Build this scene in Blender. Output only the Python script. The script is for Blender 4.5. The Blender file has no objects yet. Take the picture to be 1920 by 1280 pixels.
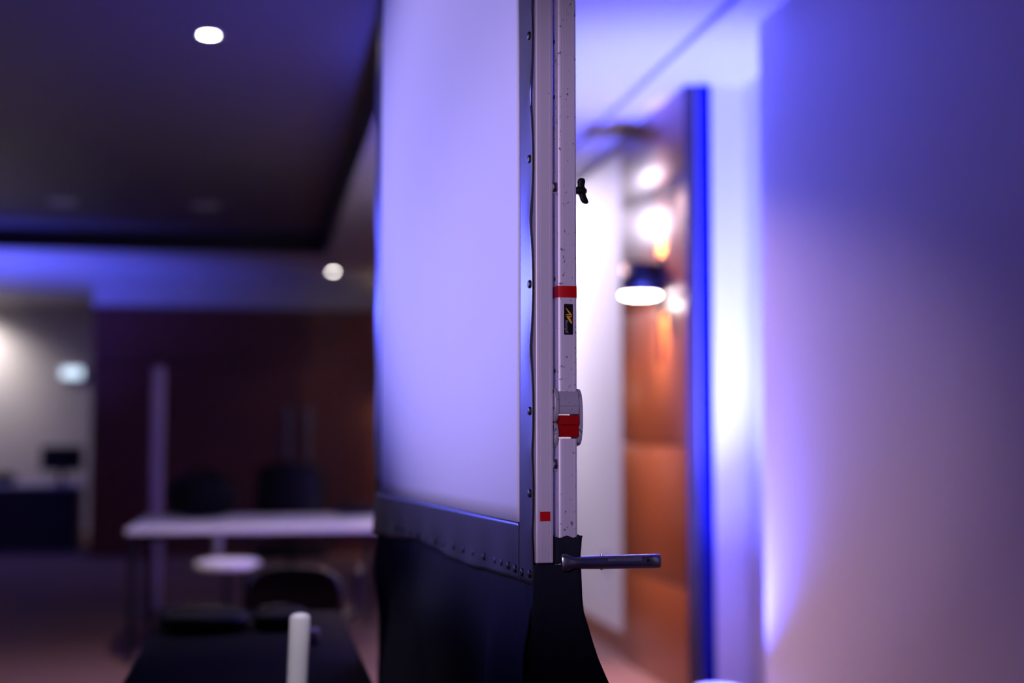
import bpy, bmesh, math, random
from mathutils import Vector, Matrix
random.seed(7)
R = math.radians
S = bpy.context.scene
COL = S.collection

# ------------------------------------------------------------------ camera
# room axes: x = across (right wall at x = 2.02), y = into the room, z = up
CAM_H, YAW, PITCH, FPX = 1.25, 10.0, 3.86, 50 / 36 * 1920
cam_d = bpy.data.cameras.new('camera')
cam = bpy.data.objects.new('camera', cam_d)
COL.objects.link(cam)
cam.location = (0, 0, CAM_H)
cam.rotation_euler = (R(90 + PITCH), 0, R(-YAW))
cam_d.lens, cam_d.sensor_width = 50, 36
cam_d.clip_start, cam_d.clip_end = 0.05, 100
cam_d.dof.use_dof = True
cam_d.dof.focus_distance = 2.38
cam_d.dof.aperture_fstop = 1.4
S.camera = cam

# ------------------------------------------------------------------ view and world
S.view_settings.view_transform = 'Standard'
S.view_settings.look = 'None'
S.view_settings.gamma = 1
S.view_settings.use_curve_mapping = False
S.view_settings.exposure = 0.0
W = bpy.data.worlds.new('world'); S.world = W
W.use_nodes = True
W.node_tree.nodes['Background'].inputs[0].default_value = (0.05, 0.04, 0.08, 1)
W.node_tree.nodes['Background'].inputs[1].default_value = 0.05

LED = (0.085, 0.10, 1.0)          # colour of the blue LED wash lights
WARM = (1.0, 0.58, 0.26)

# ------------------------------------------------------------------ helpers
def link(o, parent=None):
    COL.objects.link(o)
    if parent: o.parent = parent
    return o

def tag(o, label=None, cat=None, group=None, kind=None):
    if label: o['label'] = label
    if cat: o['category'] = cat
    if group: o['group'] = group
    if kind: o['kind'] = kind
    return o

def empty(name, loc, rz=0.0, label=None, cat=None, group=None):
    o = bpy.data.objects.new(name, None)
    o.empty_display_size = 0.05
    o.location = loc; o.rotation_euler = (0, 0, rz)
    link(o)
    return tag(o, label, cat, group)

class MB:
    """collects shapes into one bmesh"""
    def __init__(s): s.bm = bmesh.new()
    def box(s, x0, x1, y0, y1, z0, z1, bev=0.0, seg=2):
        r = bmesh.ops.create_cube(s.bm, size=1)
        vs = r['verts']
        for v in vs:
            v.co = Vector(((x0 + x1) / 2 + v.co.x * (x1 - x0), (y0 + y1) / 2 + v.co.y * (y1 - y0), (z0 + z1) / 2 + v.co.z * (z1 - z0)))
        if bev:
            es = list({e for v in vs for e in v.link_edges})
            bmesh.ops.bevel(s.bm, geom=es, offset=bev, segments=seg, profile=0.5, affect='EDGES')
        return s
    def ring(s, pts_list, close=True, caps=True):
        """loft a list of equal-length point loops"""
        loops = [[s.bm.verts.new(p) for p in pts] for pts in pts_list]
        n = len(loops[0])
        for a, b in zip(loops, loops[1:]):
            for i in range(n if close else n - 1):
                j = (i + 1) % n
                s.bm.faces.new((a[i], a[j], b[j], b[i]))
        if caps and close:
            s.bm.faces.new(list(reversed(loops[0]))); s.bm.faces.new(loops[-1])
        return s
    def lathe(s, prof, c=(0, 0, 0), axis='z', n=24, caps=True):
        loops = []
        for r, h in prof:
            pts = []
            for i in range(n):
                a = 2 * math.pi * i / n
                p = (r * math.cos(a), r * math.sin(a), h)
                if axis == 'x': p = (p[2], p[0], p[1])
                if axis == 'y': p = (p[0], p[2], p[1])
                pts.append((p[0] + c[0], p[1] + c[1], p[2] + c[2]))
            loops.append(pts)
        return s.ring(loops, True, caps)
    def tube(s, a, b, r0, r1=None, n=14):
        a, b = Vector(a), Vector(b); r1 = r0 if r1 is None else r1
        d = (b - a).normalized(); up = Vector((0, 0, 1)) if abs(d.z) < .9 else Vector((1, 0, 0))
        u = d.cross(up).normalized(); w = d.cross(u)
        lp = [[p + (u * math.cos(2 * math.pi * i / n) + w * math.sin(2 * math.pi * i / n)) * r for i in range(n)] for p, r in ((a, r0), (b, r1))]
        return s.ring(lp)
    def path(s, pts, r, n=10):
        pts = [Vector(p) for p in pts]; lp = []
        for i, p in enumerate(pts):
            d = (pts[min(i + 1, len(pts) - 1)] - pts[max(i - 1, 0)]).normalized()
            up = Vector((0, 0, 1)) if abs(d.z) < .9 else Vector((0, 1, 0))
            u = d.cross(up).normalized(); w = d.cross(u)
            lp.append([p + (u * math.cos(2 * math.pi * k / n) + w * math.sin(2 * math.pi * k / n)) * r for k in range(n)])
        return s.ring(lp)
    def prism(s, poly, z0, z1):
        return s.ring([[(x, y, z0) for x, y in poly], [(x, y, z1) for x, y in poly]])
    def grid(s, f, nu, nv):
        vs = [[s.bm.verts.new(f(i / nu, j / nv)) for j in range(nv + 1)] for i in range(nu + 1)]
        for i in range(nu):
            for j in range(nv):
                s.bm.faces.new((vs[i][j], vs[i + 1][j], vs[i + 1][j + 1], vs[i][j + 1]))
        return s
    def build(s, name, mat, parent=None, smooth=False, loc=None, thick=0, sub=0):
        bmesh.ops.recalc_face_normals(s.bm, faces=s.bm.faces)
        me = bpy.data.meshes.new(name); s.bm.to_mesh(me); s.bm.free()
        me.materials.append(mat)
        if smooth:
            for p in me.polygons: p.use_smooth = True
            if smooth != 'all': me.set_sharp_from_angle(angle=R(38))
        o = bpy.data.objects.new(name, me)
        if loc: o.location = loc
        link(o, parent)
        if thick:
            m = o.modifiers.new('solid', 'SOLIDIFY'); m.thickness = thick; m.offset = 0
        if sub:
            m = o.modifiers.new('sub', 'SUBSURF'); m.levels = m.render_levels = sub
        return o

def struct(o): return tag(o, kind='structure')

def spot(name, loc, aim, power, color, angle, blend=1.0, radius=0.04, parent=None):
    l = bpy.data.lights.new(name, 'SPOT'); l.energy = power; l.color = color
    l.spot_size = R(angle); l.spot_blend = blend; l.shadow_soft_size = radius
    o = bpy.data.objects.new(name, l); link(o, parent)
    o.location = loc
    o.rotation_euler = (Vector(aim) - Vector(loc)).to_track_quat('-Z', 'Y').to_euler()
    return o

def point(name, loc, power, color, radius=0.05, parent=None):
    l = bpy.data.lights.new(name, 'POINT'); l.energy = power; l.color = color; l.shadow_soft_size = radius
    o = bpy.data.objects.new(name, l); link(o, parent); o.location = loc
    return o

# ------------------------------------------------------------------ materials
def mat(name, color, rough=0.5, metal=0.0, spec=0.5, bump=0.0, bscale=200, var=0.0, vscale=8, sheen=0.0, coat=0.0, coat_rough=0.1, emit=None, estr=0, trans=0.0, stretch=None):
    m = bpy.data.materials.new(name); m.use_nodes = True
    nt = m.node_tree; N, L = nt.nodes, nt.links
    b = N['Principled BSDF']
    b.inputs['Base Color'].default_value = (*color, 1)
    b.inputs['Roughness'].default_value = rough
    b.inputs['Metallic'].default_value = metal
    b.inputs['Specular IOR Level'].default_value = spec
    b.inputs['Sheen Weight'].default_value = sheen
    b.inputs['Coat Weight'].default_value = coat
    b.inputs['Coat Roughness'].default_value = coat_rough
    if emit:
        b.inputs['Emission Color'].default_value = (*emit, 1); b.inputs['Emission Strength'].default_value = estr
    tc = N.new('ShaderNodeTexCoord'); mp = N.new('ShaderNodeMapping')
    L.new(tc.outputs['Object'], mp.inputs[0])
    if stretch: mp.inputs['Scale'].default_value = stretch
    if var:
        n = N.new('ShaderNodeTexNoise'); n.inputs['Scale'].default_value = vscale; n.inputs['Detail'].default_value = 6
        L.new(mp.outputs[0], n.inputs['Vector'])
        mr = N.new('ShaderNodeMapRange'); mr.inputs[3].default_value = 1 - var; mr.inputs[4].default_value = 1 + var
        L.new(n.outputs[0], mr.inputs[0])
        mx = N.new('ShaderNodeMix'); mx.data_type = 'RGBA'; mx.blend_type = 'MULTIPLY'; mx.inputs[0].default_value = 1
        mx.inputs[6].default_value = (*color, 1); L.new(mr.outputs[0], mx.inputs[7])
        L.new(mx.outputs[2], b.inputs['Base Color'])
    if bump:
        n2 = N.new('ShaderNodeTexNoise'); n2.inputs['Scale'].default_value = bscale; n2.inputs['Detail'].default_value = 4
        L.new(mp.outputs[0], n2.inputs['Vector'])
        bp = N.new('ShaderNodeBump'); bp.inputs['Strength'].default_value = bump; bp.inputs['Distance'].default_value = 0.002
        L.new(n2.outputs[0], bp.inputs['Height']); L.new(bp.outputs[0], b.inputs['Normal'])
    if trans:
        tr = N.new('ShaderNodeBsdfTranslucent'); tr.inputs[0].default_value = (*color, 1)
        ms = N.new('ShaderNodeMixShader'); ms.inputs[0].default_value = trans
        L.new(b.outputs[0], ms.inputs[1]); L.new(tr.outputs[0], ms.inputs[2])
        L.new(ms.outputs[0], N['Material Output'].inputs[0])
    return m

def wood_mat(name, c0, c1, rough, scale=(7, 7, .5), coat=1.0, coat_rough=0.08):
    m = mat(name, c0, rough, coat=coat, coat_rough=coat_rough)
    nt = m.node_tree; N, L = nt.nodes, nt.links
    tc = N.new('ShaderNodeTexCoord'); mp = N.new('ShaderNodeMapping'); mp.inputs['Scale'].default_value = scale
    n = N.new('ShaderNodeTexNoise'); n.inputs['Scale'].default_value = 6; n.inputs['Detail'].default_value = 8; n.inputs['Distortion'].default_value = .6
    cr = N.new('ShaderNodeValToRGB'); cr.color_ramp.elements[0].color = (*c0, 1); cr.color_ramp.elements[1].color = (*c1, 1)
    cr.color_ramp.elements[0].position = .3; cr.color_ramp.elements[1].position = .7
    L.new(tc.outputs['Object'], mp.inputs[0]); L.new(mp.outputs[0], n.inputs['Vector']); L.new(n.outputs[0], cr.inputs[0])
    L.new(cr.outputs[0], N['Principled BSDF'].inputs['Base Color'])
    return m

def alu_mat(name, color, scuff):
    """satin anodised aluminium with dark scuffs"""
    m = mat(name, color, 0.42, 0.25)
    nt = m.node_tree; N, L = nt.nodes, nt.links; b = N['Principled BSDF']
    tc = N.new('ShaderNodeTexCoord'); mp = N.new('ShaderNodeMapping'); mp.inputs['Scale'].default_value = (1, 1, .7)
    L.new(tc.outputs['Object'], mp.inputs[0])
    n = N.new('ShaderNodeTexNoise'); n.inputs['Scale'].default_value = 150; n.inputs['Detail'].default_value = 5; n.inputs['Roughness'].default_value = .6
    n2 = N.new('ShaderNodeTexNoise'); n2.inputs['Scale'].default_value = 16; n2.inputs['Detail'].default_value = 2
    L.new(mp.outputs[0], n.inputs['Vector']); L.new(mp.outputs[0], n2.inputs['Vector'])
    ad = N.new('ShaderNodeMath'); ad.operation = 'MULTIPLY_ADD'; ad.inputs[1].default_value = .22; L.new(n2.outputs[0], ad.inputs[0]); L.new(n.outputs[0], ad.inputs[2])
    cr = N.new('ShaderNodeValToRGB'); e = cr.color_ramp.elements
    e[0].position = scuff; e[0].color = (*color, 1); e[1].position = scuff + .03; e[1].color = (color[0] * .18, color[1] * .18, color[2] * .2, 1)
    L.new(ad.outputs[0], cr.inputs[0]); L.new(cr.outputs[0], b.inputs['Base Color'])
    return m

M = {}
M['paint'] = mat('white_wall_paint', (.74, .72, .70), .55, bump=.05, bscale=120, var=.03, vscale=3)
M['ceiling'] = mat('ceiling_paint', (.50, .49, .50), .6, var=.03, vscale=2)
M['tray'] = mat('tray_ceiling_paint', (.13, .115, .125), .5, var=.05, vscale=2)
M['tray_side_shaded'] = mat('tray_edge_shaded', (.012, .01, .012), .5, var=.1)  # shade of the unlit tray sides is put into this colour
M['carpet'] = mat('brown_carpet', (.20, .115, .10), .95, bump=.6, bscale=260, var=.25, vscale=40, spec=.1)
M['wood'] = wood_mat('varnished_wood', (.25, .074, .019), (.20, .056, .013), .35, (5, 5, .35), .6, .28)
M['wood_back'] = wood_mat('dark_red_wood', (.13, .024, .013), (.085, .015, .009), .5, coat=.15, coat_rough=.3)
M['wood_back_lit'] = wood_mat('warm_lit_red_wood', (.19, .046, .015), (.13, .029, .010), .5, coat=.15, coat_rough=.3)  # back wall wood with warm light mixed into its colour, right side only
M['wood_edge'] = mat('dark_wood_edging', (.03, .014, .02), .4, var=.2, vscale=20)
M['edge_blue_lit'] = mat('blue_lit_edge_colour', (.002, .006, .20), .6, spec=.1, var=.1, vscale=20)  # blue LED light on the panel end, put into the colour
M['screen'] = mat('projection_fabric', (.80, .79, .82), .6, bump=.05, bscale=900, var=.015, vscale=4, trans=.06)
M['border'] = mat('black_vinyl_border', (.022, .02, .03), .36, spec=.5, bump=.06, bscale=500, var=.1, vscale=30, coat=.3, coat_rough=.3)
M['alu'] = alu_mat('satin_aluminium', (.70, .66, .70), .735)
M['alu_clean'] = alu_mat('satin_aluminium_clean', (.70, .66, .70), .80)
M['hinge'] = alu_mat('cast_grey_metal', (.42, .41, .45), .70)
M['chrome'] = mat('polished_chrome', (.85, .84, .86), .2, 1.0, bump=.04, bscale=300)
M['knurl'] = mat('knurled_chrome', (.40, .38, .42), .35, 1.0, bump=1.0, bscale=1400)
M['red'] = mat('red_plastic', (.33, .002, .003), .45, spec=.2, var=.12, vscale=60)
M['red_tape'] = mat('red_tape', (.50, .003, .006), .5, spec=.2, var=.08, vscale=80)
M['black'] = mat('black_plastic', (.005, .005, .006), .45, spec=.25, var=.2, vscale=30)
M['cloth'] = mat('black_molton_cloth', (.013, .014, .025), .9, spec=.2, bump=.3, bscale=700, var=.25, vscale=60)
M['bag'] = mat('black_nylon', (.0022, .0022, .0035), .6, spec=.1, bump=.3, bscale=500, var=.2, vscale=40)
M['leather'] = mat('black_leather', (.003, .003, .0045), .4, spec=.22, bump=.2, bscale=180, var=.2, vscale=40)
M['yellow'] = mat('yellow_print', (.80, .42, .02), .5, var=.04, vscale=100)
M['greyprint'] = mat('grey_print', (.30, .30, .33), .5, var=.04, vscale=100)
M['brass'] = mat('brass', (.60, .32, .06), .3, 1.0, var=.05, vscale=90)
M['white_lam'] = mat('white_laminate', (.78, .77, .80), .35, var=.02, vscale=6)
M['white_pl'] = mat('white_plastic', (.78, .78, .76), .4, var=.03, vscale=30)
M['pole'] = mat('pale_lacquered_metal', (.40, .30, .42), .4, var=.04, vscale=10)
M['steel'] = mat('dark_steel', (.018, .018, .022), .4, .5, var=.1, vscale=40)
M['dull'] = mat('dull_grey_metal', (.22, .21, .25), .4, .5, var=.1, vscale=30)
M['counter'] = mat('dark_counter_front', (.020, .019, .024), .4, var=.15, vscale=10)
M['lens_on'] = mat('lit_lamp_lens', (.9, .9, .9), .4, emit=(1, .93, .88), estr=40, var=.01)
M['lens_on2'] = mat('lit_lamp_lens_soft', (.9, .9, .9), .4, emit=(1, .90, .84), estr=14, var=.01)
M['lens_off'] = mat('unlit_lamp_lens', (.75, .72, .75), .3, var=.02)
M['led'] = mat('blue_led_lens', (.3, .3, .5), .3, emit=LED, estr=14, var=.01)
M['sconce_glow'] = mat('glowing_sconce_diffuser', (.9, .88, .8), .5, emit=(1, .88, .70), estr=26, var=.01)
M['amber'] = mat('amber_glass', (.45, .24, .10), .3, emit=(1, .5, .16), estr=.12, var=.03)
M['sign'] = mat('lit_sign_face', (.7, .8, .8), .4, emit=(.62, .80, 1.0), estr=1.5, var=.02)

# ------------------------------------------------------------------ the room
WR = 2.02           # face of the right wall
CZ = 2.97           # perimeter ceiling
YB = 15.5           # wooden back wall
YF = 19.5           # foyer wall
XL, YN = -6.0, -4.0
b = MB().box(XL - .1, 2.6, YN - .1, YF + .1, -.1, 0); struct(b.build('floor', M['carpet']))
# ceiling: a flat perimeter with a raised tray
TX0, TX1, TY0, TY1, TZ = -4.2, .59, -2.5, 13.5, 3.16
c = MB()
c.box(XL - .1, TX0, YN - .1, YF + .1, CZ, CZ + .4); c.box(TX1, 2.6, YN - .1, YF + .1, CZ, CZ + .4)
c.box(TX0, TX1, TY1, YF + .1, CZ, CZ + .4); c.box(TX0, TX1, YN - .1, TY0, CZ, CZ + .4)
ceil = struct(c.build('ceiling', M['ceiling']))
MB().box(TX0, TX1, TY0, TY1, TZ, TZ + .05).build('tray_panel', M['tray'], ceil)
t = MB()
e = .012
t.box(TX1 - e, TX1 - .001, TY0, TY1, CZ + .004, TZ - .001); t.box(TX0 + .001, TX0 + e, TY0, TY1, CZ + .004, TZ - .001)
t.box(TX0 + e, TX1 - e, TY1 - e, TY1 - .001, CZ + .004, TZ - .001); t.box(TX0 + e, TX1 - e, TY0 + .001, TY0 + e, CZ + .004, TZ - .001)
t.build('tray_edge', M['tray_side_shaded'], ceil)
# thin moulded strip along the right wall
t = MB().box(1.80, 1.835, YN, YF, CZ - .03, CZ, .008); struct(t.build('trim_1', M['ceiling']))

# right wall: near run, recess with the lamp, far run behind the wood panels
YE, YP, YQ, XN = 5.55, 6.59, 7.87, 2.32
struct(MB().box(WR, 2.6, YN, YE, 0, CZ).build('wall_right', M['paint']))
struct(MB().box(XN, 2.6, YE, YP, 0, CZ).build('wall_recess', M['paint']))
wf = struct(MB().box(WR + .055, 2.6, YP, YF, 0, CZ).build('wall_right_far', M['paint']))
# wood panels, split by shadow joints, with a dark edging on the end
joints = [0.0, .52, 1.21, 1.93, 2.55, CZ - .004]
for i in range(5):
    MB().box(WR, WR + .054, YP + .028, YQ, joints[i] + .003, joints[i + 1] - .003, .003).build('panel', M['wood'], wf, True)
MB().box(WR, WR + .054, YP + .003, YP + .027, .003, CZ - .004, .002).build('panel_edging', M['wood_edge'], wf)
MB().box(WR + .057, WR + .125, YP - .020, YP - .0005, .003, CZ - .004, .003).build('blue_lit_strip', M['edge_blue_lit'], wf)  # blue strip stands for LED light on the edge
bb = MB().box(WR + .035, WR + .0545, YQ + .002, YF - .01, 0, .13, .004); struct(bb.build('baseboard_right', M['wood'], None))
bb = MB().box(WR - .018, WR - .0005, YN + .05, YE - .05, 0, .10, .004); struct(bb.build('baseboard_right_near', M['paint'], None))

# far end: wooden block with a double door, foyer beyond
XW = -1.76
wb = MB().box(XW, WR + .05, YB + .06, YB + 2.2, 0, 2.64); wb = struct(wb.build('wall_back', M['wood_back']))
struct(MB().box(XW, WR + .05, YB + .06, YB + 2.2, 2.64, CZ).build('wall_bulkhead', M['ceiling']))
def wp(x0, x1, z0, z1, name='panel', d=.03, m='wood_back'):
    MB().box(x0, x1, YB + .06 - d, YB + .0595, z0, z1, .006).build(name, M[m], wb)
wp(XW + .01, -1.02, .04, 2.02); wp(XW + .01, .45, 2.06, 2.62); wp(.49, 2.05, 2.06, 2.62, m='wood_back_lit'); wp(1.37, 2.05, .04, 2.02, m='wood_back_lit')
d1 = empty('door_1', (0, YB + .03, 0)); tag(d1, 'dark red wooden double door with long pale pull handles', kind='structure')
for x0, x1, hx in ((-.98, .39, .30), (.41, 1.33, .50)):
    lf = MB().box(x0, x1, -.025, .028, .01, 2.03, .006).build('door_leaf', M['wood_back' if x0 < 0 else 'wood_back_lit'], d1)
    h = MB()
    h.tube((hx, -.085, 1.0), (hx, -.085, 1.58), .030)
    h.tube((hx, -.085, 1.1), (hx, -.02, 1.1), .010); h.tube((hx, -.085, 1.48), (hx, -.02, 1.48), .010)
    h.build('pull_handle', M['dull'], lf, True)
struct(MB().box(XL, XW + 4, YF, YF + .1, 0, CZ).build('wall_foyer', M['paint']))
struct(MB().box(XL - .1, XL, YN, YF, 0, CZ).build('wall_left', M['paint']))
struct(MB().box(XL, 2.6, YN - .1, YN, 0, CZ).build('wall_rear', M['paint']))

# ------------------------------------------------------------------ ceiling downlights
def downlight(x, y, z, r, lens, label, power=0, group=None, color=(1, .82, .88), ang=110, aim=(0, 0, -2)):
    t = empty('downlight', (x, y, z), 0, label, 'ceiling light', group)
    MB().lathe([(r + .018, -.001), (r + .018, -.006), (r + .012, -.010), (r + .001, -.008), (r + .001, -.001)], n=28).build('trim_ring', M['white_pl'], t, True)
    MB().lathe([(r, -.002), (r, -.007), (r * .7, -.0105), (r * .01, -.012)], n=28).build('lens', lens, t, True)
    if power: spot('downlight_beam', (0, 0, -.03), aim, power, color, ang, 1, .04, t)
    return t
downlight(-.264, 6.78, TZ, .040, M['lens_on'], 'lit round downlight in the middle of the dark recessed ceiling', 180, None, (1, .78, .76))
downlight(.72, 14.75, CZ, .034, M['lens_on'], 'lit round downlight above the dark wooden double door', 12, None, (1, .9, .9))
downlight(-.47, 11.9, TZ, .10, M['lens_off'], 'unlit round downlight in the dark ceiling, the one nearer the screen')
downlight(-1.6, 11.9, TZ, .10, M['lens_off'], 'unlit round downlight in the dark ceiling, the one farther from the screen')
downlight(1.55, 8.35, CZ, .075, M['lens_on2'], 'lit round downlight over the glossy wood panel', 30, None, (1, .82, .84), 110)
downlight(1.05, 9.8, CZ, .06, M['lens_on2'], 'lit round downlight over the white wall beyond the wood panel', 340, None, (.85, .75, 1), 104, (1.0, -.8, -1.15))
downlight(.90, 8.0, CZ, .05, M['lens_on2'], 'added round downlight hidden behind the projection screen, aimed at the right wall', 720, None, (1, .58, .60), 76, (1.12, -2.1, -2.9))  # hidden spot added to put pinkish light on the right wall
downlight(-.264, 1.6, TZ, .045, M['lens_on2'], 'unseen round downlight added in the recessed ceiling above the camera', 200, None, (.92, .82, 1), 17, (.352, 1.5, -2.36))  # out of view, narrow beam added to brighten the white post
downlight(-3.72, 19.05, CZ, .06, M['lens_on'], 'warm downlight washing the pale foyer wall', 120, None, (1, .88, .86), 150)

# ------------------------------------------------------------------ blue LED uplights
def uplight(x, y, label, aim, p_beam, p_spill, group=None, ang=70, rz=0):
    t = empty('led_uplight', (x, y, 0), rz, label, 'uplight', group)
    MB().lathe([(.07, .045), (.085, .06), (.092, .10), (.092, .19), (.098, .195), (.098, .205), (.086, .206), (.084, .198), (.02, .198)], n=32).build('housing', M['white_pl'], t, True)
    MB().lathe([(.082, .199), (.08, .2035), (.01, .205)], n=32).build('lens', M['led'], t, True)
    br = MB(); br.path([(-.105, 0, .14), (-.105, 0, .03), (-.09, 0, .008), (.09, 0, .008), (.105, 0, .03), (.105, 0, .14)], .008)
    br.build('bracket', M['black'], t, True)
    for sx in (-1, 1): MB().lathe([(.016, 0), (.016, .02)], (sx * .098 if sx > 0 else -.118, 0, .13), 'x', 16).build('knob', M['black'], t, True)
    spot('led_beam', (0, 0, .23), Vector(aim) - Vector((x, y, 0)), p_beam, LED, ang, 1, .07, t)
    spot('led_spill', (0, 0, .23), (0, 0, 3), p_spill, LED, 130, 1, .07, t)
    return t
uplight(1.90, 5.80, 'white round LED uplight glowing blue on the floor by the wall recess', (1.95, 6.6, 2.9), 2800, 700, ang=62)
uplight(-3.4, 14.0, 'unseen white round LED uplight added on the carpet towards the foyer', (-2.7, 14.8, 2.9), 900, 150, ang=90)  # out of view, added for blue ambient on the far ceiling

# ------------------------------------------------------------------ wall sconce
def sconce(x, y, z, rz, label, p=26):
    """half-drum shade, protrudes along local -x"""
    t = empty('wall_sconce', (x, y, z), rz, label, 'wall lamp')
    MB().box(-.018, -.001, -.045, .045, -.16, .12, .004).build('backplate', M['steel'], t)
    MB().box(-.05, -.019, -.012, .012, -.02, .02, .003).build('arm', M['steel'], t)
    sh = []
    for zz in (-.07, .085):
        sh.append([(-.115 + .10 * math.cos(a), .10 * math.sin(a), zz) for a in [2 * math.pi * i / 28 for i in range(28)]])
    MB().ring(sh, True, False).build('shade', M['black'], t, True, thick=.004)
    g = [[(-.008 + .0 , s * .055, zz) for s in (-1, 1)] for zz in (-.07, .09)]
    MB().box(-.045, -.0385, -.05, .05, -.065, .085, .002).build('amber_side', M['amber'], t)
    MB().lathe([(.096, -.068), (.096, -.080), (.07, -.088), (.005, -.092)], (-.115, 0, 0), n=28).build('diffuser', M['sconce_glow'], t, True)
    MB().lathe([(.022, -.03), (.034, .0), (.03, .03), (.008, .05)], (-.115, 0, .01), n=20).build('bulb', M['sconce_glow'], t, True)
    MB().lathe([(.010, -.42), (.010, -.16)], (-.014, 0, 0), n=12).build('lower_rod', M['steel'], t, True)
    spot('sconce_up', (-.065, 0, .09), (.5, 0, 1), p, WARM, 70, 1, .03, t)
    spot('sconce_down', (-.075, 0, -.10), (.4, 0, -1), p * .8, WARM, 80, 1, .03, t)
    return t
sconce(WR, 7.02, 2.05, 0, 'black drum wall lamp with a glowing base on the glossy wood panel', 110)
sconce(1.47, YB + .029, 1.75, R(90), 'hidden black drum wall lamp added on the dark wooden back wall behind the screen', 160)  # hidden lamp added to warm the wood of the back wall

# small plates on the white wall beyond the panel
for y, z, nm, lb, ct in ((9.35, 1.27, 'light_switch', 'pale light switch on the white wall beyond the wood panel', 'switch'), (8.45, .52, 'wall_socket', 'pale power socket low on the white wall by the wood panel', 'socket')):
    t = empty(nm, (WR + .0545, y, z), 0, lb, ct)
    MB().box(-.012, -.0002, -.045, .045, -.06, .06, .004).build('plate', M['lens_off'], t, True)
    MB().box(-.018, -.0122, -.022, .022, -.03, .03, .003).build('rocker', M['dull'], t, True)

# ------------------------------------------------------------------ projection screen
TH = math.atan2(.0987, .995)
SX, SY = .4500, 2.3230
def zp(y, Z=2.366):
    return CAM_H + Z * math.tan(R(PITCH) + math.atan((640 - y) / FPX))
scr = empty('projection_screen', (SX, SY, 0), TH, 'portable projection screen on an aluminium folding frame with black snapped border', 'projection screen')
LW, BW = 1.47, .077             # outer width of the fabric, side border width
ZB, ZW, ZT = zp(1101), 1.106, 2.70   # bottom of the fabric, bottom of the white, top of the fabric
Z0 = zp(1055)                  # lower end of the frame upright

snap_z = [zp(v) for v in (1077, 925, 770, 531, 295, 63)] + [2.02 + .17 * k for k in range(5)]
def edge_bulge(z):
    d = min(abs(z - s) for s in snap_z)
    return min(1, (d / .10)) ** 2
def fx(y, z):
    """sideways offset of the hanging fabric at y along the screen and height z"""
    n = max(0, 1 - y / .06)
    f = max(0, 1 - (LW - y) / .06)
    w = .0012 * math.sin(9 * y + 2.3 * z) + .0010 * math.sin(5.1 * z - 4 * y)
    return -.0045 - .0045 * edge_bulge(z) * n * n + w * (1 - n) - .004 * f * (.5 + .5 * math.sin(z * 21))
def fz_bottom(y):
    return ZB + .004 * math.sin(8.3 * y + .4) + .010 * math.exp(-((y - .95) / .25) ** 2)
# white surface
MB().grid(lambda a, c: ((lambda y, z: (fx(y, z), y, z))(BW + a * (LW - 2 * BW), ZW + c * (ZT - BW - ZW))), 50, 50).build('screen_surface', M['screen'], scr, 'all', thick=.0008)
# black borders
def border(name, y0, y1, zf0, zf1, nu, nv):
    def f(a, c):
        y = y0 + a * (y1 - y0); za, zb = zf0(y), zf1(y); z = za + c * (zb - za)
        x = fx(y, z) - .0006
        if z < ZW:
            k = (ZW - z) / (ZW - ZB)
            x += -.004 * k * k * (.5 + .5 * math.sin(31 * y + 1.2)) * min(1, y / .1)
        if y < .025 : y += .004 * edge_bulge(z) * (1 - y / .025)
        return (x, y, z)
    return MB().grid(f, nu, nv).build(name, M['border'], scr, 'all', thick=.0010)
near = border('border', 0, BW, fz_bottom, lambda y: ZT, 14, 150)
bot = border('border', BW, LW, fz_bottom, lambda y: ZW, 110, 14)
border('border', LW - BW, LW, lambda y: ZW, lambda y: ZT, 8, 40)
border('border', BW, LW - BW, lambda y: ZT - BW, lambda y: ZT, 40, 6)
# press studs
def stud_mesh():
    m = MB(); m.lathe([(.0072, .001), (.0072, -.0012), (.0060, -.0030), (.0030, -.0040), (.0004, -.0042)], axis='x', n=16)
    return m
first = None
def stud(y, z, par):
    global first
    x = fx(y, z) - .001
    if first is None:
        first = stud_mesh().build('press_stud', M['black'], par, True, (x, y, z)); return first
    o = first.copy(); link(o, par); o.location = (x, y, z); return o
for z in snap_z: stud(.016, z, near)
yy = .016
for k in range(16):
    yy += .042 if k < 5 else .085
    if yy < LW - .03: stud(yy, zp(1077) - .001 + .006 * min(k, 3) / 3, bot)
# frame: profiled tubes
def profile(w, d, r=.003, groove=True):
    p = [(0, r), (r * .3, r * .3), (r, 0)]
    if groove:
        for g in (.24, .80): p += [(w * g - .0010, 0), (w * g - .0004, .0009), (w * g + .0004, .0009), (w * g + .0010, 0)]
    p += [(w - r, 0), (w - r * .3, r * .3), (w, r), (w, d - r), (w - r * .3, d - r * .3), (w - r, d), (r, d), (r * .3, d - r * .3), (0, d - r)]
    return p
FW, FD = .030, .032
up = MB().prism(profile(FW, FD, .0018), Z0, ZT - .01).build('frame_upright', M['alu_clean'], scr, True)
u2 = MB().prism([(x, y + LW - FD) for x, y in profile(FW, FD, .0018)], Z0, ZT - .01).build('frame_upright', M['alu_clean'], scr, True)
MB().box(0, FW, FD + .001, LW - FD - .001, Z0 + .002, Z0 + .032, .002).build('frame_rail', M['alu_clean'], scr)
MB().box(0, FW, FD + .001, LW - FD - .001, ZT - .042, ZT - .012, .002).build('frame_rail', M['alu_clean'], scr)
MB().box(.001, FW - .001, .001, FD, Z0 - .030, Z0 - .0003, .002).build('frame_corner', M['black'], scr)
MB().box(.007, .0245, -.0006, .0004, zp(977), zp(959), .0).build('red_square', M['red_tape'], up)

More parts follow.
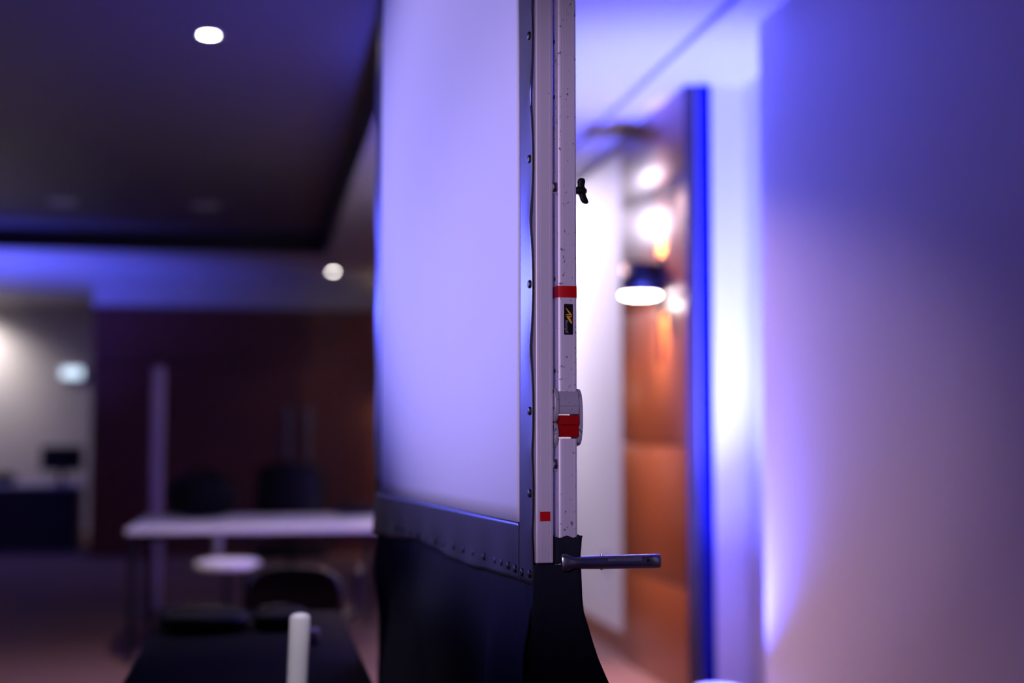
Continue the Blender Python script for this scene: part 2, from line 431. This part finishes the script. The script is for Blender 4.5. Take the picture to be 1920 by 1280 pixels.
# leg with folding hinge
def leg(y0, full):
    LX, LW2, LD = .0388, .0340, .034
    top_z, hz0, hz1 = 2.62, zp(822), zp(733)
    lg = MB().prism([(LX + x, y0 + y) for x, y in profile(LW2, LD, .0045)], hz1 + .0 , top_z).build('leg', M['alu'], scr, True)
    MB().prism([(LX + x, y0 + y) for x, y in profile(LW2, LD, .0045)], .03, hz0).build('lower_tube', M['alu'], lg, True)
    foot = MB(); foot.box(LX - (.30 if full else .03), LX + .42, y0 + .002, y0 + .032, 0, .028, .004); foot.build('foot', M['alu_clean'], lg)
    MB().tube((LX + .40, y0 + .017, .03), (LX + .037, y0 + .017, .90), .011).build('brace', M['alu_clean'], lg, True)
    if not full: return lg
    # hinge cheeks: rounded upper and lower plates on both sides
    def cheek(x0, x1, za, zb, ya, yb):
        n = 24; cy, cz, ry, rz = (ya + yb) / 2, (za + zb) / 2, (yb - ya) / 2, (zb - za) / 2
        lp = []
        for xx in (x0, x1):
            pts = []
            for i in range(n):
                a = 2 * math.pi * i / n; ca, sa = math.cos(a), math.sin(a)
                pts.append((xx, cy + ry * math.copysign(abs(ca) ** .75, ca), cz + rz * math.copysign(abs(sa) ** .75, sa)))
            lp.append(pts)
        m = MB().ring(lp)
        es = [e_ for e_ in m.bm.edges if len({round(v.co.x, 5) for v in e_.verts}) == 1]
        bmesh.ops.bevel(m.bm, geom=es, offset=.0012, segments=2, profile=.5, affect='EDGES')
        return m
    hinge = cheek(.0312, .0384, zp(792), zp(725), y0 - .007, y0 + .044).build('hinge', M['hinge'], scr, True)
    cheek(.0318, .0386, zp(838), zp(790), y0 - .004, y0 + .044).build('cheek_plate', M['hinge'], hinge, True)
    cheek(.0732, .0802, zp(836), zp(727), y0 - .007, y0 + .044).build('cheek_plate', M['hinge'], hinge, True)
    # front cover, stepped
    za, zb = zp(776), zp(733)
    pts = [(y0 + .02, zb + .002), (y0 - .002, zb), (y0 - .007, zb - .010), (y0 - .0085, zb - .022), (y0 - .0085, za + .014), (y0 - .0075, za + .0135), (y0 - .0095, za + .012), (y0 - .0095, za + .003), (y0 - .008, za), (y0 + .02, za)]
    MB().ring([[(xx, p, q) for p, q in pts] for xx in (.0388, .0726)]).build('cover', M['hinge'], hinge, True)
    za, zb = zp(819), zp(778)
    pts = [(y0 + .02, zb), (y0 - .0095, zb), (y0 - .0105, zb - .002), (y0 - .0105, zb - .015), (y0 - .0075, zb - .018), (y0 - .0068, za + .003), (y0 - .0055, za), (y0 + .02, za)]
    MB().ring([[(xx, p, q) for p, q in pts] for xx in (.0398, .0722)]).build('release_lever', M['red'], hinge, True)
    for yp, zq in ((y0 + .004, zp(733)), (y0 + .006, zp(766)), (y0 + .016, zp(775)), (y0 + .005, zp(800)), (y0 + .018, zp(798)), (y0 + .018, zp(750))):
        MB().lathe([(.0038, .0312), (.0038, .0302), (.002, .0300)], (0, yp, zq), 'x', 12).build('rivet', M['steel'], hinge, True)
    for yp, zq in ((y0 + .010, zp(793)), (y0 + .012, zp(762))):
        MB().lathe([(.004, .0802), (.004, .0815), (.002, .0820)], (0, yp, zq), 'x', 12).build('rivet', M['steel'], hinge, True)
    # red tape band and maker's sticker
    MB().prism([(LX - .0006 + x, y0 - .0006 + y) for x, y in profile(LW2 + .0012, LD + .0012, .0048, False)], zp(556), zp(534)).build('tape_band', M['red_tape'], lg, True)
    st = MB(); s0, s1, q0, q1, r = LX + .0105, LX + .0262, zp(626), zp(568), .0012
    poly = []
    for cx, cz, a0 in ((s1 - r, q1 - r, 0), (s0 + r, q1 - r, 90), (s0 + r, q0 + r, 180), (s1 - r, q0 + r, 270)):
        for k in range(5): a = R(a0 + k * 22.5); poly.append((cx + r * math.cos(a), cz + r * math.sin(a)))
    st.ring([[(x, yv, z) for x, z in poly] for yv in (y0 + .0002, y0 - .0005)])
    stk = st.build('sticker', M['black'], lg)
    sw, sh = s1 - s0, q1 - q0
    def mark(pts, name):
        MB().ring([[(s0 + px * sw, yv, q1 - pz * sh) for px, pz in pts] for yv in (y0 - .0005, y0 - .0008)]).build(name, M['yellow'], stk)
    # zigzag mark: two slanted strokes with a short joint
    mark([(.17, .12), (.36, .17), (.86, .345), (.84, .385), (.70, .36), (.40, .245)], 'mark_stroke')
    mark([(.66, .33), (.86, .36), (.60, .368), (.22, .36), (.25, .335)], 'mark_stroke')
    mark([(.22, .385), (.55, .40), (.84, .395), (.84, .43), (.62, .425), (.90, .60), (.86, .645), (.74, .62), (.40, .48)], 'mark_stroke')
    fc = bpy.data.curves.new('sticker_text', 'FONT'); fc.body = 'Stumpfl'; fc.size = .0072; fc.extrude = .00015; fc.shear = .25
    fo = bpy.data.objects.new('lettering_source', fc); link(fo)
    dg = bpy.context.evaluated_depsgraph_get(); me = bpy.data.meshes.new_from_object(fo.evaluated_get(dg))
    bpy.data.objects.remove(fo)
    me.materials.append(M['greyprint'])
    tx = bpy.data.objects.new('lettering', me); link(tx, stk)
    # reads downwards on the face that looks along -y
    tx.matrix_local = Matrix(((0, 1, 0, s0 + .14 * sw), (0, 0, -1, y0 - .0007), (-1, 0, 0, q1 - .51 * sh), (0, 0, 0, 1)))
    # bolts in the gap between frame and leg
    for v in (348, 870):
        z = zp(v)
        MB().lathe([(.0085, .0302), (.0115, .0310), (.0122, .0335), (.0118, .0370), (.0090, .0386)], (0, y0 + .010, z), 'x', 20).build('bolt', M['chrome'], scr, True)
    for v in (70, 175, 520, 694):
        MB().lathe([(.0042, LX - .0004), (.0042, LX + .001)], (0, y0 + .018, zp(v)), 'x', 12).build('pin_hole', M['black'], lg, True)
    # wing screw
    z = zp(351); x0 = LX + LW2
    kn = MB().lathe([(.0055, 0), (.0062, .002), (.0070, .010), (.0068, .0175), (.0040, .0185)], (x0, y0 + .012, z), 'x', 20).build('wing_screw', M['black'], lg, True)
    def wing(dz, tilt):
        lp = []
        for k, (h, rx, ry) in enumerate(((.002, .0078, .005), (.009, .0062, .0038), (.0155, .0070, .0036), (.0195, .0062, .0032), (.0218, .0032, .0020))):
            lp.append([(x0 + .0105 + tilt * h + rx * math.cos(a), y0 + .012 + ry * math.sin(a), z + dz * h) for a in [2 * math.pi * i / 16 for i in range(16)]])
        MB().ring(lp).build('wing', M['black'], kn, True)
    wing(1, .10); wing(-1, .42)
    MB().lathe([(.0042, .0185), (.0042, .0205), (.002, .0215)], (x0, y0 + .012, z), 'x', 14).build('threaded_tip', M['brass'], kn, True)
    # chrome clamp lever sticking out sideways
    lz = zp(1055, 2.36)
    prof = [(.0385, .0045, .0138), (.040, .0052, .0143), (.047, .0058, .0143), (.052, .0066, .0122), (.057, .0078, .0098), (.064, .0090, .0098), (.072, .0096, .0106), (.10, .0098, .0112), (.15, .0098, .0115), (.19, .0096, .0118), (.2085, .0092, .0120), (.2100, .0085, .0112)]
    lp = []
    for x, ry, rz in prof:
        pts = []
        for i in range(28):
            a = 2 * math.pi * i / 28; ca, sa = math.cos(a), math.sin(a)
            zz = rz * math.copysign(abs(sa) ** .8, sa)
            pts.append((x, y0 - .0185 + ry * math.copysign(abs(ca) ** .8, ca), lz - .0008 * (x - .04) / .17 + zz))
        lp.append(pts)
    lv = MB().ring(lp).build('clamp_lever', M['chrome'], scr, True)
    kl = []
    for x in (.116, .175):
        kl.append([(x, y0 - .0185 - .0102 * math.cos(a), lz + .0118 * math.sin(a)) for a in [R(d) for d in (8, 18, 28, 38, 48, 56)]] + [(x, y0 - .0185 - .0085 * math.cos(a), lz + .0095 * math.sin(a)) for a in [R(d) for d in (56, 38, 20, 8)]])
    MB().ring(kl).build('knurled_strip', M['knurl'], lv, False)
    MB().lathe([(.0030, -.0002), (.0030, -.0014), (.0018, -.0012)], (.186, y0 - .0278, lz + .0015), 'y', 14).build('lever_hole', M['steel'], lv, True)
    for s in (-1, 1):
        MB().lathe([(.0028, 0), (.0026, .0012 * s), (.0010, .0018 * s)], (.108, y0 - .0185, lz + s * .0112), 'z', 12).build('pivot_pin', M['chrome'], lv, True)
    return lg
leg(0.0, True)
leg(LW - .034, False)

# black dress skirt below the screen
sk = empty('screen_skirt', (SX, SY, 0), TH, 'black cloth skirt hanging in folds below the projection screen', 'curtain')
def skf(a, c):
    y = .002 + a * (LW - .02); z0 = .012; z1 = Z0 + .015
    z = z0 + c * (z1 - z0)
    k = (1 - c)
    fold = .030 * k ** .6 * math.sin(13 * y + 2.2 * math.sin(2.4 * z) + .6) + .006 * k * math.sin(29 * y + 7 * z)
    swag = .030 * math.sin(7 * y - 6.5 * (z1 - z)) * min(1, k * 4) * math.exp(-k * 1.5)
    w = min(1, max(0, (ZB + .01 - z) / .12)); e_ = min(1, max(0, y - .02) / .16)
    return (.0015 + w * (-.022 + e_ * (fold + swag)), y, z)
MB().grid(skf, 150, 60).build('skirt_cloth', M['cloth'], sk, 'all', thick=.0012)
def slf(rng):
    lp = []
    for z, xa, xb, ya, yb in rng:
        pts = []
        n = 40
        for i in range(n):
            t_ = i / n * 4; s_ = int(t_); f = t_ - s_
            if s_ == 0: p = (xa + f * (xb - xa), ya)
            elif s_ == 1: p = (xb, ya + f * (yb - ya))
            elif s_ == 2: p = (xb - f * (xb - xa), yb)
            else: p = (xa, yb - f * (yb - ya))
            w = .0012 * math.sin(7 * i + 40 * z) + .0008 * math.sin(3 * i - 60 * z)
            pts.append((p[0] + w * (.5 if abs(p[0] - xa) < .02 else 1), p[1] + w, z + (.0018 * math.sin(5.1 * i) if z > zp(1015) else 0)))
        lp.append(pts)
    return lp
zs = zp(1007)
rows = [(zs - .0015, .0345, .0770, -.0030, .040), (zs, .0335, .0785, -.0050, .042), (zs - .004, .0335, .0775, -.0045, .042), (Z0 + .004, .0335, .0760, -.0050, .042), (Z0 - .001, .0320, .0762, -.0055, .044)]
MB().ring(slf(rows), True, False).build('sleeve', M['cloth'], sk, 'all', thick=.0012)
rows = []
for k in range(40):
    z = Z0 - .003 - k * (Z0 - .02) / 39
    fl = max(0, zp(1140) - z)
    rows.append((z, -.004 - .02 * min(1, (Z0 - z) * 3) ** 1.5, .0765 + fl * .36 + .003 * math.sin(40 * z) * min(1, fl * 10), -.0065 - .01 * min(1, fl), .046 + .02 * fl))
MB().ring(slf(rows), True, False).build('sleeve', M['cloth'], sk, 'all', thick=.0012)

# ------------------------------------------------------------------ white table and what stands round it
tb = empty('meeting_table', (.012, 8.2, 0), 0, 'white topped table with thin dark legs in front of the wooden wall', 'table')
MB().box(-.746, .746, 0, 1.45, .712, .74, .006).build('table_top', M['white_lam'], tb, True)
MB().box(-.69, .69, .06, 1.39, .672, .7115, .003).build('apron', M['steel'], tb)
for lx in (-.71, .71):
    for ly in (.04, 1.41):
        MB().box(lx - .02, lx + .02, ly - .02, ly + .02, 0, .7115, .004).build('leg', M['steel'], tb)

def blob_bag(name, loc, sx, sy, sz, label, handles=True, rz=0):
    t = empty(name, loc, rz, label, 'bag')
    m = MB(); bmesh.ops.create_cube(m.bm, size=1)
    bmesh.ops.subdivide_edges(m.bm, edges=m.bm.edges[:], cuts=5, use_grid_fill=True)
    rnd = random.Random(name + label)
    for v in m.bm.verts:
        p = v.co * 2; q = Vector((p.x * math.sqrt(max(0, 1 - .32 * p.y ** 2 - .30 * p.z ** 2)), p.y * math.sqrt(max(0, 1 - .3 * p.x ** 2 - .3 * p.z ** 2)), p.z * math.sqrt(max(0, 1 - .36 * p.x ** 2 - .2 * p.y ** 2))))
        zz = max(-.97, q.z + .10 * math.sin(4 * q.x + 2 * q.y) * (p.z > 0))
        v.co = Vector((q.x * sx / 2 + rnd.uniform(-1, 1) * .004, q.y * sy / 2 + rnd.uniform(-1, 1) * .004, (zz + .97) / 1.97 * sz))
    m.build('bag_body', M['bag'], t, 'all', sub=1)
    if handles:
        for s in (-1, 1):
            pts = [(-sx * .22, s * sy * .18, sz * .90), (-sx * .2, s * sy * .2, sz * 1.05), (0, s * sy * .22, sz * 1.14), (sx * .2, s * sy * .2, sz * 1.05), (sx * .22, s * sy * .18, sz * .90)]
            MB().path(pts, .010, 8).build('handle', M['bag'], t, True)
    z = MB(); z.path([(-sx * .36, 0, sz * .97), (-sx * .15, 0, sz * 1.025), (sx * .15, 0, sz * 1.02), (sx * .36, 0, sz * .95)], .006, 8); z.build('zip', M['steel'], t, True)
    return t
blob_bag('duffel_bag', (-.36, 9.30, .741), .45, .32, .27, 'bulging black bag standing on the white table')
for sx in (-1, 1):
    pass
# small device at the table's far end by the screen
t = empty('tabletop_device', (.635, 9.35, .741), 0, 'small black device on the white table beside the screen edge', 'device')
MB().box(-.14, .10, -.08, .08, .012, .075, .008).build('device_body', M['black'], t, True)
MB().box(-.15, .11, -.09, .09, 0, .0115, .003).build('device_base', M['dull'], t, True)

def chair(name, loc, rz, label, back_top=.98, w=.50, seat_mat=None, back=True, back_z0=.52):
    t = empty(name, loc, rz, label, 'chair')
    m = MB().box(-w / 2, w / 2, -.23, .23, .42, .49, .03, 3); m.build('seat', seat_mat or M['leather'], t, True)
    n = 12
    def bk(a, c):
        x = (a - .5) * w * (1 - .10 * c ** 3); z = back_z0 + c * (back_top - back_z0)
        return (x, .22 + .05 * c - .05 * (2 * a - 1) ** 2 * -1 * .6 + .02 * math.sin(c * 3), z - .05 * (2 * a - 1) ** 4 * c)
    MB().grid(bk, n, n).build('backrest', M['leather'], t, 'all', thick=.05)
    MB().box(-.03, .03, .235, .262, .42, back_z0 + .08, .006).build('back_support', M['steel'], t)
    MB().lathe([(.03, .10), (.03, .30), (.022, .30), (.022, .419)], n=16).build('column', M['steel'], t, True)
    for k in range(5):
        a = 2 * math.pi * k / 5 + .3
        MB().tube((.02 * math.cos(a), .02 * math.sin(a), .12), (.29 * math.cos(a), .29 * math.sin(a), .075), .022, .014).build('foot_spoke', M['steel'], t, True)
        MB().lathe([(.026, -.011), (.026, .011)], (.29 * math.cos(a), .29 * math.sin(a), .027), 'y', 14).build('caster', M['black'], t, True)
    for s in (-1, 1):
        MB().path([(s * w * .46, .1, .46), (s * (w / 2 + .04), .1, .5), (s * (w / 2 + .04), .1, .66), (s * (w / 2 + .03), -.12, .67)], .014).build('armrest', M['black'], t, True)
    return t
chair('office_chair', (.22, 10.15, 0), 0, 'black leather office chair behind the white table', 1.07, .50)
# pale seat under the table with a grey spine
t = empty('swivel_stool', (-.165, 7.78, 0), 0, 'pale seated swivel stool in front of the white table', 'stool')
MB().lathe([(.09, .55), (.15, .555), (.172, .568), (.168, .590), (.13, .602), (.02, .605)], n=32).build('seat', M['white_lam'], t, True)
MB().path([(-.06, .10, .57), (-.06, .20, .58), (-.06, .225, .62), (-.06, .225, .735)], .026).build('spine', M['dull'], t, True)
MB().lathe([(.03, .025), (.03, .34), (.02, .34), (.02, .549)], n=16).build('column', M['steel'], t, True)
MB().lathe([(.20, 0), (.20, .012), (.12, .02), (.03, .0249)], n=32).build('base', M['steel'], t, True)

# slim pale pole behind the table
t = empty('floor_pole', (-.735, 10.6, 0), 0, 'slim pale floor standing pole behind the white table', 'pole')
MB().box(-.043, .043, -.03, .03, .02, 1.76, .01, 3).build('pole_shaft', M['pole'], t, True)
MB().lathe([(.17, 0), (.17, .012), (.15, .019), (.01, .0199)], n=32).build('pole_base', M['steel'], t, True)

# ------------------------------------------------------------------ dark things in the lower left
bt = empty('black_table', (-.30, 3.25, 0), 0, 'long narrow table covered to the floor in black cloth', 'table')
BL, BWD = 1.45, .555
MB().box(.01, BWD - .01, .01, BL - .01, .65, .683, .004).build('table_top', M['black'], bt)
def tc(a, c):
    # cloth: a runs round the rim, c from the top edge down
    per = 2 * (BL + BWD); d = a * per
    if d < BWD: x, y, nx, ny = d, 0, 0, -1
    elif d < BWD + BL: x, y, nx, ny = BWD, d - BWD, 1, 0
    elif d < 2 * BWD + BL: x, y, nx, ny = BWD - (d - BWD - BL), BL, 0, 1
    else: x, y, nx, ny = 0, BL - (d - 2 * BWD - BL), -1, 0
    k = .004 + .014 * c * math.sin(d * 26) + .012 * c
    return (x + nx * k, y + ny * k, .688 - c * .678)
MB().grid(tc, 160, 14).build('cloth_drop', M['cloth'], bt, 'all', thick=.002)
M['satin'] = mat('black_satin_cloth', (.0022, .0018, .0035), .7, spec=.05, bump=.15, bscale=300, var=.15, vscale=30)
MB().box(0, BWD, 0, BL, .6835, .690, .003).build('cloth_top', M['satin'], bt, True)
blob_bag('equipment_bag', (-.16, 4.35, .691), .27, .34, .055, 'low black soft bag lying on the black table, the one farther from the screen', False)
blob_bag('equipment_bag', (.065, 4.36, .691), .17, .30, .052, 'low black soft bag lying on the black table, the one nearer the screen', False)
t = empty('small_case', (.135, 3.98, .691), 0, 'small grey lilac case on the black table beside the white post', 'case')
MB().box(-.045, .03, -.03, .03, 0, .036, .008, 3).build('case_body', M['pole'], t, True)
MB().box(-.0455, .0305, -.0305, .0305, .02, .0215, .0005).build('case_seam', M['dull'], t)

# white post leaning slightly, close to the camera side of the black table
t = empty('white_post', (.088, 3.12, 0), 0, 'white rounded post standing upright in front of the black table', 'post')
lp = []
for k in range(13):
    c = k / 12
    prof_r = .0165 + .0065 * c if c < .97 else .0225
    z = .012 + c * .85
    lp.append([(-.030 * (1 - c) + prof_r * math.cos(a), prof_r * .8 * math.sin(a), z) for a in [2 * math.pi * i / 20 for i in range(20)]])
for rr, dz in ((.0205, .006), (.015, .0105), (.006, .0125)):
    lp.append([(rr * math.cos(a), rr * .8 * math.sin(a), .862 + dz) for a in [2 * math.pi * i / 20 for i in range(20)]])
MB().ring(lp).build('post_shaft', M['white_pl'], t, True)
MB().lathe([(.085, 0), (.085, .008), (.03, .0118)], (-.03, 0, 0), n=28).build('post_base', M['steel'], t, True)

chair('conference_chair', (.20, 6.35, 0), R(170), 'black office chair between the black table and the white table', .71, .40, None)

# ------------------------------------------------------------------ foyer
t = empty('reception_counter', (-3.2, 16.5, 0), 0, 'low foyer counter with pale top and dark front', 'counter')
MB().box(-1.4, 1.25, -.05, .65, .70, .73, .005).build('counter_top', M['white_lam'], t)
for k in range(3):
    MB().box(-1.35 + k * .85, -1.35 + k * .85 + .84, 0, .05, .02, .699, .004).build('front_panel', M['counter'], t)
MB().box(-1.35, 1.2, .0505, .6, .02, .699).build('carcass', M['counter'], t)
MB().box(-1.33, 1.18, .03, .58, 0, .0195).build('plinth', M['black'], t)
t = empty('monitor', (-2.22, 16.85, .7305), R(8), 'dark flat monitor standing on the foyer counter', 'monitor')
MB().box(-.23, .23, -.02, .02, .14, .42, .006).build('screen_housing', M['black'], t, True)
MB().box(-.215, .215, -.0225, -.0203, .155, .405).build('display', M['steel'], t)
MB().box(-.03, .03, -.0, .025, .01, .2, .004).build('stand_neck', M['black'], t)
MB().box(-.12, .12, -.09, .09, 0, .0099, .003).build('stand_base', M['black'], t)
blob_bag('satchel', (-2.85, 16.85, .7305), .30, .25, .12, 'low dark bag on the foyer counter near the edge of the photograph', False)
t = empty('exit_sign', (-2.46, YF - .001, 2.10), 0, 'small glowing pale blue sign on the foyer wall', 'sign')
MB().box(-.14, .14, -.045, -.001, -.075, .075, .006).build('sign_housing', M['white_pl'], t)
MB().box(-.13, .13, -.049, -.0452, -.065, .065, .001).build('sign_face', M['sign'], t)

# ------------------------------------------------------------------ unseen lamps on stands, added to light the screen and its frame
def add_fill_lamp(x, y, z, aim, p, ang, label, color=LED):
    t = empty('added_fill_lamp', (x, y, 0), 0, label, 'added light')
    MB().tube((0, 0, .25), (0, 0, z - .12), .016).build('stand_pole', M['black'], t, True)
    for k in range(3):
        a = 2 * math.pi * k / 3
        MB().tube((0, 0, .55), (.42 * math.cos(a), .42 * math.sin(a), .012), .012).build('stand_leg', M['black'], t, True)
    d = (Vector(aim) - Vector((x, y, z))).normalized()
    h = MB(); h.lathe([(.05, -.16), (.08, -.13), (.10, -.05), (.10, .09), (.108, .10), (.09, .10), (.088, .09), (.01, .09)], n=28)
    q = d.to_track_quat('Z', 'Y')
    hd = h.build('lamp_head', M['black'], t, True); hd.location = (0, 0, z); hd.rotation_euler = q.to_euler()
    l = MB().lathe([(.086, .091), (.08, .096), (.01, .099)], n=28).build('lens', M['led'], hd, True)
    spot('added_fill_beam', Vector((0, 0, z)) + d * .13, Vector(aim) - Vector((x, y, 0)), p, color, ang, .8, .08, t)
    return t
add_fill_lamp(-2.0, 7.0, 2.0, (.36, 3.0, 1.85), 450, 26, 'unseen added blue lamp on a black tripod stand facing the screen')
add_fill_lamp(-3.8, 5.6, 2.1, (.37, 3.0, 1.82), 760, 23, 'unseen added pale lilac lamp on a black tripod stand facing the screen', (.56, .47, 1.0))
add_fill_lamp(-1.6, -2.2, 2.0, (.52, 2.3, 1.5), 470, 15, 'unseen added pinkish white lamp on a black tripod stand behind the camera', (.74, .54, 1.0))
